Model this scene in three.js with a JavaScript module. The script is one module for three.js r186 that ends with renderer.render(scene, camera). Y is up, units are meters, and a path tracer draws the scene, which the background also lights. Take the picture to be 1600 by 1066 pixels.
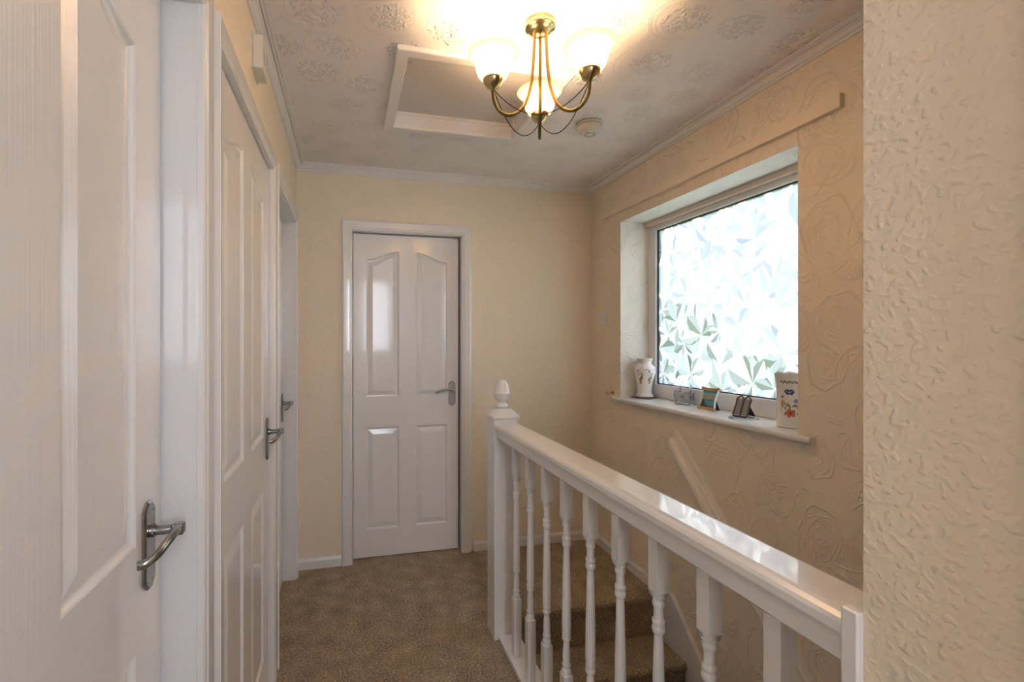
import * as THREE from 'three';
import { mergeGeometries } from 'three/addons/utils/BufferGeometryUtils.js';
import { RectAreaLightUniformsLib } from 'three/addons/lights/RectAreaLightUniformsLib.js';
import { RoundedBoxGeometry } from 'three/addons/geometries/RoundedBoxGeometry.js';

// ------------------------------------------------------------------ camera, sky, exposure
const scene = new THREE.Scene();
const camera = new THREE.PerspectiveCamera(2 * Math.atan(533 / 732.2) * 180 / Math.PI, 1600 / 1066, 0.02, 200);
camera.position.set(0, 1.33, 0);
camera.rotation.set(0, -0.236, 0);
camera.setViewOffset(1600, 1066, 81, 0, 1600, 1066);
const renderer = new THREE.WebGLRenderer();
renderer.toneMapping = THREE.LinearToneMapping;
renderer.toneMappingExposure = 3.3;
renderer.shadowMap.enabled = true;
{ // hazy overcast sky: pale blue above, whiter towards the horizon
  const w = 8, h = 64, d = new Float32Array(w * h * 4);
  for (let y = 0; y < h; y++) {
    const e = Math.max(0, (y + 0.5) / h * 2 - 1), t = Math.pow(1 - e, 3);
    for (let x = 0; x < w; x++) d.set([0.80 + 0.12 * t, 0.92 + 0.05 * t, 1.14 - 0.06 * t, 1], (y * w + x) * 4);
  }
  const sky = new THREE.DataTexture(d, w, h, THREE.RGBAFormat, THREE.FloatType);
  sky.mapping = THREE.EquirectangularReflectionMapping; sky.magFilter = THREE.LinearFilter; sky.needsUpdate = true;
  scene.background = sky;
  scene.backgroundIntensity = 1.52;
}
// daylight of the big window behind the camera
RectAreaLightUniformsLib.init();
const dayRear = new THREE.RectAreaLight(new THREE.Color(0.85, 0.94, 1.12), 2.8, 0.36, 1.0);
dayRear.position.set(0.42, 1.7, 1.235); dayRear.lookAt(0.42, 1.7, -5); scene.add(dayRear);

// ------------------------------------------------------------------ helpers
let seed = 12345;
const rnd = () => { seed = (seed + 0x6D2B79F5) | 0; let t = Math.imul(seed ^ (seed >>> 15), 1 | seed); t = (t + Math.imul(t ^ (t >>> 7), 61 | t)) ^ t; return ((t ^ (t >>> 14)) >>> 0) / 4294967296; };
const rr = (a, b) => a + (b - a) * rnd();
const V3 = (x, y, z) => new THREE.Vector3(x, y, z);
// room coordinates: r to the right, h up, F forward along the landing -> three.js (r, h, -F)
const P = (r, h, F) => V3(r, h, -F);
const used = {};
function add(parent, name, geo, mat) {
  const m = new THREE.Mesh(geo, mat); m.name = name; m.castShadow = m.receiveShadow = true; parent.add(m); return m;
}
function grp(name, label, category, extra = {}) {
  const g = new THREE.Group(); g.name = name; g.userData = { label, category, ...extra }; scene.add(g); return g;
}
const struct = (name, label, category) => grp(name, label, category, { kind: 'structure' });
function metricUV(g) { // uv in metres, by the dominant axis of each triangle's normal
  const n = g.index ? g.toNonIndexed() : g, p = n.attributes.position, uv = new Float32Array(p.count * 2);
  const a = V3(), b = V3(), c = V3();
  for (let i = 0; i < p.count; i += 3) {
    a.fromBufferAttribute(p, i); b.fromBufferAttribute(p, i + 1); c.fromBufferAttribute(p, i + 2);
    const m = b.clone().sub(a).cross(c.clone().sub(a)), x = Math.abs(m.x), y = Math.abs(m.y), z = Math.abs(m.z);
    [a, b, c].forEach((v, k) => {
      const [s, t] = x >= y && x >= z ? [-v.z, v.y] : y >= z ? [v.x, -v.z] : [v.x, v.y];
      uv[(i + k) * 2] = s; uv[(i + k) * 2 + 1] = t;
    });
  }
  n.setAttribute('uv', new THREE.BufferAttribute(uv, 2)); return n;
}
const clean = (g) => { const n = g.index ? g.toNonIndexed() : g; for (const k of Object.keys(n.attributes)) if (!['position', 'normal', 'uv'].includes(k)) n.deleteAttribute(k); return n; };
const merge = (list) => mergeGeometries(list.map(clean));
// box by room extents
function box(r0, r1, h0, h1, F0, F1) {
  const g = new THREE.BoxGeometry(Math.abs(r1 - r0), Math.abs(h1 - h0), Math.abs(F1 - F0));
  g.translate((r0 + r1) / 2, (h0 + h1) / 2, -(F0 + F1) / 2); return metricUV(g);
}
// local box x,y,z extents
function lbox(x0, x1, y0, y1, z0, z1, bevel = 0) {
  const w = x1 - x0, h = y1 - y0, d = z1 - z0;
  const g = bevel ? new RoundedBoxGeometry(w, h, d, 2, bevel) : new THREE.BoxGeometry(w, h, d);
  g.translate((x0 + x1) / 2, (y0 + y1) / 2, (z0 + z1) / 2); return metricUV(g);
}
function poly(pts) { const s = new THREE.Shape(); pts.forEach(([x, y], i) => i ? s.lineTo(x, y) : s.moveTo(x, y)); s.closePath(); return s; }
const rectPath = (x0, y0, x1, y1) => { const p = new THREE.Path(); p.moveTo(x0, y0); p.lineTo(x0, y1); p.lineTo(x1, y1); p.lineTo(x1, y0); p.closePath(); return p; };
const rect = (x0, y0, x1, y1) => poly([[x0, y0], [x1, y0], [x1, y1], [x0, y1]]);
function extrude(shape, depth, o = {}) { return new THREE.ExtrudeGeometry(shape, { depth, bevelEnabled: false, curveSegments: 10, ...o }); }
// slab in the (F,h) plane, from r to r+t
function slabFH(shape, r, t) { const g = extrude(shape, t); g.rotateY(Math.PI / 2); g.translate(r, 0, 0); return metricUV(g); }
// slab in the (r,h) plane, from F to F+t
function slabRH(shape, F, t) { const g = extrude(shape, t); g.translate(0, 0, -F - t); return metricUV(g); }
// slab in the (r,F) plane, from h to h+t
function slabRF(shape, h, t) { const g = extrude(shape, t); g.rotateX(-Math.PI / 2); g.translate(0, h, 0); return metricUV(g); }
// profile [[outFromWall, height]] run along a straight line in the room from A to B (points on the wall), out = unit direction from the wall
function run(profile, A, B, out, mitreA = 0, mitreB = 0) {
  const n = profile.length, pos = [], dir = B.clone().sub(A).normalize();
  const at = (k, e) => { const [o, h] = profile[k % n]; const p = (e ? B : A).clone().addScaledVector(out, o); p.y += h; p.addScaledVector(dir, (e ? -mitreB : mitreA) * o); return p; };
  for (let k = 0; k < n; k++) { const a = at(k, 0), b = at(k, 1), c = at(k + 1, 1), d = at(k + 1, 0); for (const v of [a, b, c, a, c, d]) pos.push(v.x, v.y, v.z); }
  for (const e of [0, 1]) { const f = THREE.ShapeUtils.triangulateShape(profile.map(([x, y]) => new THREE.Vector2(x, y)), []); for (const t of f) for (const k of e ? t : [...t].reverse()) { const v = at(k, e); pos.push(v.x, v.y, v.z); } }
  const g = new THREE.BufferGeometry(); g.setAttribute('position', new THREE.BufferAttribute(new Float32Array(pos), 3)); g.computeVertexNormals(); return metricUV(g);
}
const lathe = (pts, seg = 32) => new THREE.LatheGeometry(pts.map(([x, y]) => new THREE.Vector2(x, y)), seg);
const tube = (pts, r, seg = 40, rs = 10, closed = false) => new THREE.TubeGeometry(new THREE.CatmullRomCurve3(pts, closed), seg, r, rs, closed);

// ------------------------------------------------------------------ computed textures
function field(N) { return { N, a: new Float32Array(N * N) }; }
function blurPass(src, N, s, dir) { // periodic box blur
  const out = new Float32Array(N * N), w = 2 * s + 1;
  for (let i = 0; i < N; i++) {
    let sum = 0; const at = dir ? (k) => ((k + N * 4) % N) * N + i : (k) => i * N + ((k + N * 4) % N);
    for (let k = -s; k <= s; k++) sum += src[at(k)];
    for (let k = 0; k < N; k++) { out[at(k)] = sum / w; sum += src[at(k + s + 1)] - src[at(k - s)]; }
  }
  return out;
}
function blur(a, N, sx, sy = sx) { for (let k = 0; k < 3; k++) { if (sx) a = blurPass(a, N, sx, 0); if (sy) a = blurPass(a, N, sy, 1); } return a; }
function white(N) { const a = new Float32Array(N * N); for (let i = 0; i < a.length; i++) a[i] = rnd() - 0.5; return a; }
function unit(a) { let s = 0; for (const v of a) s += v * v; s = Math.sqrt(s / a.length) || 1; return a.map((v) => v / s); }
function noise(N, s1, s2) { const w = white(N), a = blur(w, N, s1), b = s2 ? blur(w, N, s2) : null; return unit(b ? a.map((v, i) => v - b[i]) : a); }
const sstep = (a, b, x) => { const t = Math.min(1, Math.max(0, (x - a) / (b - a))); return t * t * (3 - 2 * t); };
function heightTex(a, N, size) { // greyscale float height, size in metres of one repeat
  const d = new Float32Array(N * N * 4);
  for (let i = 0; i < N * N; i++) { d[i * 4] = d[i * 4 + 1] = d[i * 4 + 2] = a[i]; d[i * 4 + 3] = 1; }
  const t = new THREE.DataTexture(d, N, N, THREE.RGBAFormat, THREE.FloatType);
  t.wrapS = t.wrapT = THREE.RepeatWrapping; t.magFilter = THREE.LinearFilter; t.repeat.set(1 / size[0], 1 / size[1]); t.needsUpdate = true; return t;
}
function colorTex(N, M, size, f) { // f(i) -> [r,g,b] 0..1 sRGB
  const d = new Uint8Array(N * M * 4);
  for (let i = 0; i < N * M; i++) { const c = f(i); d[i * 4] = c[0] * 255; d[i * 4 + 1] = c[1] * 255; d[i * 4 + 2] = c[2] * 255; d[i * 4 + 3] = 255; }
  const t = new THREE.DataTexture(d, N, M, THREE.RGBAFormat); t.colorSpace = THREE.SRGBColorSpace;
  t.wrapS = t.wrapT = THREE.RepeatWrapping; t.magFilter = THREE.LinearFilter; t.repeat.set(1 / size[0], 1 / size[1]); t.needsUpdate = true; return t;
}
function dab(f, x, y, r, v, mode = 'max') { // soft round dab, periodic
  const { N, a } = f, R = Math.ceil(r * 2.2), X = Math.floor(x), Y = Math.floor(y);
  for (let j = -R; j <= R; j++) for (let i = -R; i <= R; i++) {
    const dx = X + i - x, dy = Y + j - y, k = (((Y + j) % N + N) % N) * N + (((X + i) % N + N) % N);
    const g = v * Math.exp(-(dx * dx + dy * dy) / (r * r));
    if (mode === 'add') a[k] += g; else if (g > a[k]) a[k] = g;
  }
}
function ridge(f, pts, r, v) { // polyline ridge, tapered at the ends
  let L = 0; const seg = []; for (let i = 1; i < pts.length; i++) { const l = Math.hypot(pts[i][0] - pts[i - 1][0], pts[i][1] - pts[i - 1][1]); seg.push(l); L += l; }
  let at = 0;
  for (let i = 1; i < pts.length; i++) { const n = Math.max(1, Math.ceil(seg[i - 1] / 1.2)); for (let k = 0; k < n; k++) { const t = k / n, s = (at + seg[i - 1] * t) / L, tp = Math.min(1, Math.min(s, 1 - s) * 6 + 0.15); dab(f, pts[i - 1][0] + (pts[i][0] - pts[i - 1][0]) * t, pts[i - 1][1] + (pts[i][1] - pts[i - 1][1]) * t, r, v * tp); } at += seg[i - 1]; }
}
// blown-vinyl wallpaper: wormy raised pebbles
const WALLPAPER = (() => { const N = 1024, a = noise(N, 2, 6), b = noise(N, 4, 12); return heightTex(a.map((v, i) => sstep(0.1, 1.9, v) * 0.7 + sstep(0.3, 2.0, b[i]) * 0.45), N, [0.95, 0.95]); })();
// combed plaster on the stair wall: loops, fans and scoops drawn with a brush
const COMBED = (() => {
  const N = 1536, size = 1.5, px = N / size, f = field(N);
  for (let gy = 0; gy < 9; gy++) for (let gx = 0; gx < 8; gx++) {
    const cx = (gx + rr(0.2, 0.8) + (gy % 2) * 0.5) * N / 8, cy = (gy + rr(0.2, 0.8)) * N / 9, R = rr(0.055, 0.12) * px, ph = rr(0, 6.28), kind = rnd();
    if (kind < 0.5) { // closed loops, wobbling, tighter inside
      const n = 8 + Math.floor(rnd() * 6), sq = rr(0.6, 0.95);
      for (let k = 0; k < n; k++) {
        const q = R * (1 - k / n * 0.9) * rr(0.93, 1.05), a0 = ph + rr(-0.6, 0.6), span = k === 0 ? 5.2 : rr(2, 5), pts = [], w1 = rr(0, 6.28);
        for (let s = 0; s <= 40; s++) { const t = a0 + span * s / 40, ra = q * (1 + 0.07 * Math.sin(3 * t + w1) + 0.04 * Math.sin(7 * t + k)); pts.push([cx + ra * Math.cos(t) * sq, cy + ra * Math.sin(t)]); }
        ridge(f, pts, k === 0 ? 2.2 : rr(1.2, 1.9), k === 0 ? 0.85 : rr(0.35, 0.9));
      }
    } else { // fan of brush marks
      const n = 14 + Math.floor(rnd() * 9), bend = rr(-0.9, 0.9), spread = rr(1.2, 2.4);
      for (let k = 0; k < n; k++) {
        const t0 = ph + spread * (k / n - 0.5), len = R * rr(0.9, 1.6), pts = [];
        for (let s = 0; s <= 16; s++) { const u = s / 16, t = t0 + bend * u * u, q = R * 0.2 + len * u; pts.push([cx + q * Math.cos(t), cy + q * Math.sin(t)]); }
        ridge(f, pts, rr(1.2, 1.9), rr(0.35, 0.95));
      }
      const pts = []; for (let s = 0; s <= 30; s++) { const t = ph + bend * 0.9 + spread * (s / 30 - 0.5); pts.push([cx + R * 1.5 * Math.cos(t), cy + R * 1.5 * Math.sin(t)]); } ridge(f, pts, 2.0, 0.7);
    }
  }
  for (let k = 0; k < 260; k++) { // loose brush flicks between the loops, in little combs of three or four
    const x = rr(0, N), y = rr(0, N), d = rr(0, 6.28), bend = rr(-1.2, 1.2), len = rr(0.02, 0.06) * px, m = 2 + Math.floor(rnd() * 4);
    for (let q = 0; q < m; q++) { const pts = []; for (let s = 0; s <= 8; s++) { const u = s / 8, t = d + bend * u; pts.push([x + q * 6 * Math.cos(d + 1.57) + len * u * Math.cos(t), y + q * 6 * Math.sin(d + 1.57) + len * u * Math.sin(t)]); } ridge(f, pts, rr(1.1, 1.7), rr(0.3, 0.8)); }
  }
  const soft = blur(f.a, N, 1), fine = noise(N, 4, 20), broad = noise(N, 30);
  return heightTex(soft.map((v, i) => v * 0.75 + fine[i] * 0.016 + broad[i] * 0.05), N, [size, size]);
})();
// stippled ceiling: patches of dabs with combed rings around them
const STIPPLE = (() => {
  const N = 1536, size = 1.4, px = N / size, f = field(N);
  for (let gy = 0; gy < 7; gy++) for (let gx = 0; gx < 6; gx++) {
    const cx = (gx + rr(0.3, 0.7) + (gy % 2) * 0.45) * N / 6, cy = (gy + rr(0.3, 0.7)) * N / 7, R = rr(0.05, 0.07) * px;
    for (let k = 0; k < 9; k++) { const q = R * (1.0 + k * 0.11), a0 = rr(0, 6.28), span = rr(0.9, 3.2), pts = []; for (let s = 0; s <= 24; s++) { const t = a0 + span * s / 24; pts.push([cx + q * 1.1 * Math.cos(t), cy + q * Math.sin(t)]); } ridge(f, pts, 1.3, rr(0.12, 0.28)); }
    for (let k = 0; k < 120; k++) {
      const q = R * Math.sqrt(rnd()) * 1.05, t = rr(0, 6.28), x = cx + q * 1.15 * Math.cos(t), y = cy + q * Math.sin(t), v = rr(0.45, 1) * (1.15 - 0.4 * q / R);
      const pts = [[x, y]]; let d = rr(0, 6.28); for (let s = 0; s < 3; s++) { d += rr(-1, 1); pts.push([pts[s][0] + 4.5 * Math.cos(d), pts[s][1] + 4.5 * Math.sin(d)]); } ridge(f, pts, rr(1.7, 2.7), v);
    }
  }
  const soft = blur(f.a, N, 1), fine = noise(N, 3, 12);
  return heightTex(soft.map((v, i) => v * 0.85 + fine[i] * 0.012), N, [size, size]);
})();
// embossed grain of moulded doors, running up the door
const GRAIN = (() => { const N = 1024, a = unit(blur(white(N), N, 1, 60)), b = unit(blur(white(N), N, 3, 110)); return heightTex(a.map((v, i) => 0.5 + 0.12 * v + 0.12 * b[i]), N, [0.5, 1.0]); })();
const BRUSHED = (() => { const N = 512, a = noise(N, 2, 8), b = noise(N, 12); return heightTex(a.map((v, i) => 0.5 + 0.1 * v + 0.14 * b[i]), N, [0.12, 0.12]); })();
// carpet: twist pile in browns
const [CARPET, PILE] = (() => {
  const N = 1024, a = noise(N, 1), b = noise(N, 2, 6), m = noise(N, 26, 70), w = white(N);
  const col = colorTex(N, N, [0.9, 0.9], (i) => { const k = Math.max(0.35, 1 + 0.07 * a[i] + 0.06 * b[i] + 0.035 * m[i] + 0.14 * w[i]), t = sstep(1.0, 2.2, b[i] + w[i]); return [0.615 * k + 0.06 * t, 0.545 * k + 0.06 * t, 0.45 * k + 0.05 * t].map((v) => Math.min(1, v)); });
  return [col, heightTex(a.map((v, i) => 0.5 + 0.12 * v + 0.12 * b[i]), N, [0.9, 0.9])];
})();
const canvasTex = (w, h, draw, srgb = true) => { const c = document.createElement('canvas'); c.width = w; c.height = h; draw(c.getContext('2d'), w, h); const t = new THREE.CanvasTexture(c); if (srgb) t.colorSpace = THREE.SRGBColorSpace; t.magFilter = THREE.LinearFilter; return t; };

// ------------------------------------------------------------------ materials
const std = (o) => new THREE.MeshPhysicalMaterial({ roughness: 0.6, ...o });
const M = {
  cream: std({ color: 0xf5e6d0, roughness: 0.62, bumpMap: WALLPAPER, bumpScale: 0.0011 }),
  stairWall: std({ color: 0xf2e2cc, roughness: 0.55, bumpMap: COMBED, bumpScale: 0.006 }),
  reveal: std({ color: 0xf1ebe3, roughness: 0.55, bumpMap: COMBED, bumpScale: 0.006 }),
  creamPaint: std({ color: 0xf2e2cc, roughness: 0.5 }),
  ceiling: std({ color: 0xf9f1ed, roughness: 0.7, bumpMap: STIPPLE, bumpScale: 0.009 }),
  gloss: std({ color: 0xefecea, roughness: 0.28, clearcoat: 1, clearcoatRoughness: 0.05, bumpMap: BRUSHED, bumpScale: 0.0002 }),
  door: std({ color: 0xefecea, roughness: 0.3, clearcoat: 0.7, clearcoatRoughness: 0.08, bumpMap: GRAIN, bumpScale: 0.0003 }),
  trim: std({ color: 0xf3eeea, roughness: 0.45 }),
  carpet: std({ map: CARPET, roughness: 1, bumpMap: PILE, bumpScale: 0.002, sheen: 0.25, sheenRoughness: 0.6, sheenColor: new THREE.Color(0.5, 0.42, 0.33) }),
  dark: std({ color: 0x1d1a18, roughness: 0.7 }),
  chrome: std({ color: 0xa09e9c, metalness: 1, roughness: 0.22 }),
  steel: std({ color: 0xb4b0aa, metalness: 0.9, roughness: 0.42 }),
  brass: std({ color: 0xc4b283, metalness: 1, roughness: 0.2 }),
  oldBrass: std({ color: 0x75673f, metalness: 1, roughness: 0.34 }),
  bronze: std({ color: 0x2e2318, metalness: 0.6, roughness: 0.45 }),
  pvc: std({ color: 0xe9e7e6, roughness: 0.3 }),
  plastic: std({ color: 0xe6dfd2, roughness: 0.4 }),
  gasket: std({ color: 0x2a2b2d, roughness: 0.6 }),
  plaster: std({ color: 0xd9d2c6, roughness: 0.9 }),
  china: std({ color: 0xf2efec, roughness: 0.12, clearcoat: 0.8, clearcoatRoughness: 0.05 }),
};

// ------------------------------------------------------------------ room shell
const L = -0.287, R = 1.6, B = 2.869, CH = 2.36, REAR = -1.3, LOW = -2.62;
const NEAR_R = 0.64, NEAR_F = 0.461;      // the wall beside the camera and where it ends
const SILL = 0.992;
const WIN = { F0: 1.3745, F1: 2.522, h0: SILL, h1: 2.05, out: 1.79 };
// doors: opening along their wall, leaf recess behind the wall face
const D1 = { a: 0.249, w: 0.762, rec: 0.06 }, D2 = { a: 1.133, w: 0.782, rec: 0.006 }, D3 = { a: 2.036, w: 0.714, rec: 0.06 }, D4 = { a: 0.03, w: 0.668, rec: 0.05 };
const DH = 1.989, LIN = 0.024;            // door head and lining thickness
{
  const floor = struct('floor', 'brown twist pile carpet covering the landing', 'floor');
  const s = poly([[-2.6, REAR - 0.1], [0.72, REAR - 0.1], [0.72, 2.164], [R + 0.02, 2.164], [R + 0.02, 5], [-2.6, 5]]);
  add(floor, 'carpet', slabRF(s, -0.02, 0.02), M.carpet);
  add(floor, 'floor_deck', slabRF(s, -0.22, 0.2), M.plaster);

  const hall = struct('floor_lower', 'carpeted floor at the bottom of the stairs', 'floor');
  add(hall, 'carpet', box(0.72, R + 0.02, LOW - 0.05, LOW, REAR - 0.1, 2.2), M.carpet);

  const c = poly([[-2.6, REAR - 0.1], [R + 0.2, REAR - 0.1], [R + 0.2, 5], [-2.6, 5]]);
  c.holes.push(rectPath(0.2, 1.655, 0.81, 2.235));
  const ceil = struct('ceiling', 'white ceiling with stippled plaster patches and combed rings', 'ceiling');
  add(ceil, 'ceiling_plaster', slabRF(c, CH, 0.12), M.ceiling);

  // openings reach the floor: outline the wall round them
  const outline = (x0, x1, ds) => { const pts = [[x0, 0]]; for (const d of ds) pts.push([d.a - LIN, 0], [d.a - LIN, DH + LIN], [d.a + d.w + LIN, DH + LIN], [d.a + d.w + LIN, 0]); pts.push([x1, 0], [x1, CH], [x0, CH]); return poly(pts); };
  const left = struct('wall_left', 'cream embossed wallpaper wall with three white doors', 'wall');
  add(left, 'wallpaper', slabFH(outline(REAR, B + 0.1, [D1, D2, D3]), L - 0.1, 0.1), M.cream);
  const back = struct('wall_back', 'cream embossed wallpaper wall at the end of the landing', 'wall');
  add(back, 'wallpaper', slabRH(outline(L - 0.1, R + 0.2, [D4]), B, 0.1), M.cream);
  const right = struct('wall_right', 'cream combed plaster wall above the stairs with the window', 'wall');
  const wr = poly([[REAR - 0.1, LOW], [B + 0.1, LOW], [B + 0.1, CH], [REAR - 0.1, CH]]);
  wr.holes.push(rectPath(WIN.F0, WIN.h0 - 0.03, WIN.F1, WIN.h1));
  add(right, 'plaster', slabFH(wr, R, 0.26), M.stairWall);
  const near = struct('wall_near', 'cream embossed wallpaper wall end close to the camera', 'wall');
  const D5 = { a: -0.52, w: 0.762 };
  add(near, 'wallpaper', slabFH(poly([[REAR, -0.22], [NEAR_F, -0.22], [NEAR_F, CH], [D5.a + D5.w + LIN, CH], [D5.a + D5.w + LIN, 0], [D5.a - LIN, 0], [D5.a - LIN, DH + LIN], [D5.a + D5.w + LIN, DH + LIN], [D5.a + D5.w + LIN, CH], [REAR, CH]]), NEAR_R, 0.1), M.cream);
  const apron = struct('wall_stairwell', 'plain cream wall below the landing edge beside the stairs', 'wall');
  add(apron, 'plaster', box(0.66, 0.74, LOW, -0.005, REAR, 2.1), M.creamPaint);
  // rear of the landing, with the window whose daylight falls past the camera
  const rear = struct('wall_rear', 'cream wall behind the camera with a narrow window', 'wall');
  const rs = poly([[L - 0.1, LOW], [R + 0.2, LOW], [R + 0.2, CH], [L - 0.1, CH]]);
  rs.holes.push(rectPath(0.22, 1.18, 0.62, 2.22));
  add(rear, 'wallpaper', slabRH(rs, REAR - 0.1, 0.1), M.cream);
  // the dark rooms behind the closed doors
  const o1 = struct('wall_outer_left', 'outer wall of the bedrooms behind the left doors', 'wall'); add(o1, 'plaster', box(-2.7, -2.6, 0, CH, REAR - 0.1, 5), M.plaster);
  const o2 = struct('wall_outer_back', 'outer wall of the room behind the end door', 'wall'); add(o2, 'plaster', box(-2.6, R + 0.2, 0, CH, 5, 5.1), M.plaster);
  const o3 = struct('wall_outer_right', 'outer wall of the room behind the end door, window side', 'wall'); add(o3, 'plaster', box(R, R + 0.2, 0, CH, B + 0.1, 5), M.plaster);
  const o4 = struct('wall_outer_rear', 'outer wall of the bedroom beside the camera', 'wall'); add(o4, 'plaster', box(-2.6, L - 0.1, 0, CH, REAR - 0.2, REAR - 0.1), M.plaster);
  const o5 = struct('wall_below', 'wall under the landing at the head of the stairs', 'wall'); add(o5, 'plaster', box(0.66, R + 0.2, LOW, -0.22, 2.17, 2.27), M.plaster);
  // rear window
  const w2 = struct('window_2', 'narrow clear window in the wall behind the camera', 'window');
  const fr = rect(0.22, 1.18, 0.62, 2.22); fr.holes.push(rectPath(0.24, 1.2, 0.60, 2.2));
  add(w2, 'window_frame', slabRH(fr, REAR - 0.09, 0.05), M.pvc);
  add(w2, 'pane', box(0.24, 0.60, 1.2, 2.2, REAR - 0.067, REAR - 0.065), std({ color: 0xffffff, roughness: 0, transmission: 1, thickness: 0 }));
}

// ------------------------------------------------------------------ coving, baseboards
{
  const cov = [[0, -0.038], [0.007, -0.038], [0.009, -0.034], [0.009, -0.029], [0.005, -0.028], [0.012, -0.024], [0.018, -0.016], [0.026, -0.011], [0.028, -0.004], [0.032, -0.009], [0.038, -0.009], [0.040, -0.003], [0.043, -0.006], [0.048, -0.005], [0.049, 0], [0, 0]];
  const c1 = struct('trim_1', 'white stepped coving along the left wall', 'coving'); add(c1, 'coving', run(cov, P(L, CH, REAR), P(L, CH, B), V3(1, 0, 0), 0, 1), M.trim);
  const c2 = struct('trim_2', 'white stepped coving along the end wall', 'coving'); add(c2, 'coving', run(cov, P(L, CH, B), P(R, CH, B), V3(0, 0, 1), 1, 1), M.trim);
  const c3 = struct('trim_3', 'white stepped coving along the window wall', 'coving'); add(c3, 'coving', run(cov, P(R, CH, B), P(R, CH, REAR), V3(-1, 0, 0), 1, 0), M.trim);
  const bb = [[0, 0], [0.014, 0], [0.014, 0.046], [0.009, 0.057], [0.004, 0.060], [0, 0.060]];
  const b1 = struct('baseboard_back', 'low white baseboard along the end wall', 'baseboard');
  add(b1, 'baseboard_length', run(bb, P(L, 0, B), P(-0.035, 0, B), V3(0, 0, 1)), M.gloss);
  add(b1, 'baseboard_length', run(bb, P(0.775, 0, B), P(R, 0, B), V3(0, 0, 1), 0, 1), M.gloss);
  const b2 = struct('baseboard_right', 'white baseboard below the window wall dropping into the stair string', 'baseboard');
  add(b2, 'baseboard_length', run(bb, P(R, 0, B), P(R, 0, 2.13), V3(-1, 0, 0), 1, 0), M.gloss);
  // the sloping string beside the stairs
  const st = poly([[2.16, 0.06], [2.12, 0.06], [2.04, 0.045], [-0.5, -2.49], [-0.5, LOW], [-0.3, LOW], [2.05, -0.27], [2.16, -0.22]]);
  const sg = extrude(st, 0.02); sg.rotateY(Math.PI / 2); sg.translate(R - 0.02, 0, 0);
  add(b2, 'stair_string', metricUV(sg), M.gloss);
}

// ------------------------------------------------------------------ doors
// architrave swept round an opening 0..w by DH: legs may be narrowed with sL, sR
function architrave(w, z, sL = 1, sR = 1) {
  const prof = [[0.004, 0], [0.004, 0.011], [0.008, 0.014], [0.014, 0.0145], [0.018, 0.0175], [0.052, 0.0185], [0.06, 0.016], [0.062, 0.011], [0.062, 0]];
  const st = [[0, 0, -sL, 0], [0, DH, -sL, 1], [w, DH, sR, 1], [w, 0, sR, 0]], pos = [], n = prof.length;
  const at = (s, k) => { const [x, y, dx, dy] = st[s], [u, v] = prof[k % n]; return [x + dx * u, y + dy * u, z + v]; };
  for (let s = 0; s < 3; s++) for (let k = 0; k < n; k++) { const a = at(s, k), b = at(s + 1, k), c = at(s + 1, k + 1), d = at(s, k + 1); for (const v of [a, b, c, a, c, d]) pos.push(...v); }
  const g = new THREE.BufferGeometry(); g.setAttribute('position', new THREE.BufferAttribute(new Float32Array(pos), 3)); g.computeVertexNormals(); return metricUV(g);
}
// raised-and-fielded panel: outline x0..x1, bottom y0, top y1 or an ogee rising from y1 at its outer side to y2
function panelGeo(x0, x1, y0, y1, y2, riseRight) {
  const top = (t) => { if (y2 === undefined) return y1; const s = riseRight ? t : 1 - t; return y1 + (y2 - y1) * sstep(0.02, 0.98, s); };
  const K = y2 === undefined ? 1 : 14;
  const ring = (d, z) => { const o = []; o.push([x0 + d, y0 + d, z], [x1 - d, y0 + d, z]); for (let k = 0; k <= K; k++) { const t = 1 - k / K; o.push([x0 + d + (x1 - x0 - 2 * d) * t, top(t) - d * 1.05, z]); } return o; };
  const rings = [ring(0, 0), ring(0.003, -0.002), ring(0.006, -0.0065), ring(0.009, -0.0085), ring(0.013, -0.009), ring(0.0135, -0.0078), ring(0.038, -0.0015), ring(0.040, -0.001)], pos = [];
  for (let q = 0; q < rings.length - 1; q++) { const A = rings[q], C = rings[q + 1], n = A.length; for (let k = 0; k < n; k++) { const a = A[k], b = A[(k + 1) % n], c = C[(k + 1) % n], d = C[k]; pos.push(...a, ...b, ...c, ...a, ...c, ...d); } }
  const F = rings[rings.length - 1];
  for (const t of THREE.ShapeUtils.triangulateShape(F.map(([x, y]) => new THREE.Vector2(x, y)), [])) for (const k of t) pos.push(...F[k]);
  const g = new THREE.BufferGeometry(); g.setAttribute('position', new THREE.BufferAttribute(new Float32Array(pos), 3)); g.computeVertexNormals(); return metricUV(g);
}
const plateGeo = (() => { const a = 0.019, t = 0.05, b = 0.1, c = 0.013; const s = poly([[-a, -b + c], [-a + c, -b], [a - c, -b], [a, -b + c], [a, t - c], [a - c, t], [-a + c, t], [-a, t - c]]); const g = extrude(s, 0.004, { bevelEnabled: true, bevelThickness: 0.003, bevelSize: 0.003, bevelSegments: 1 }); return g; })();
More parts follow.
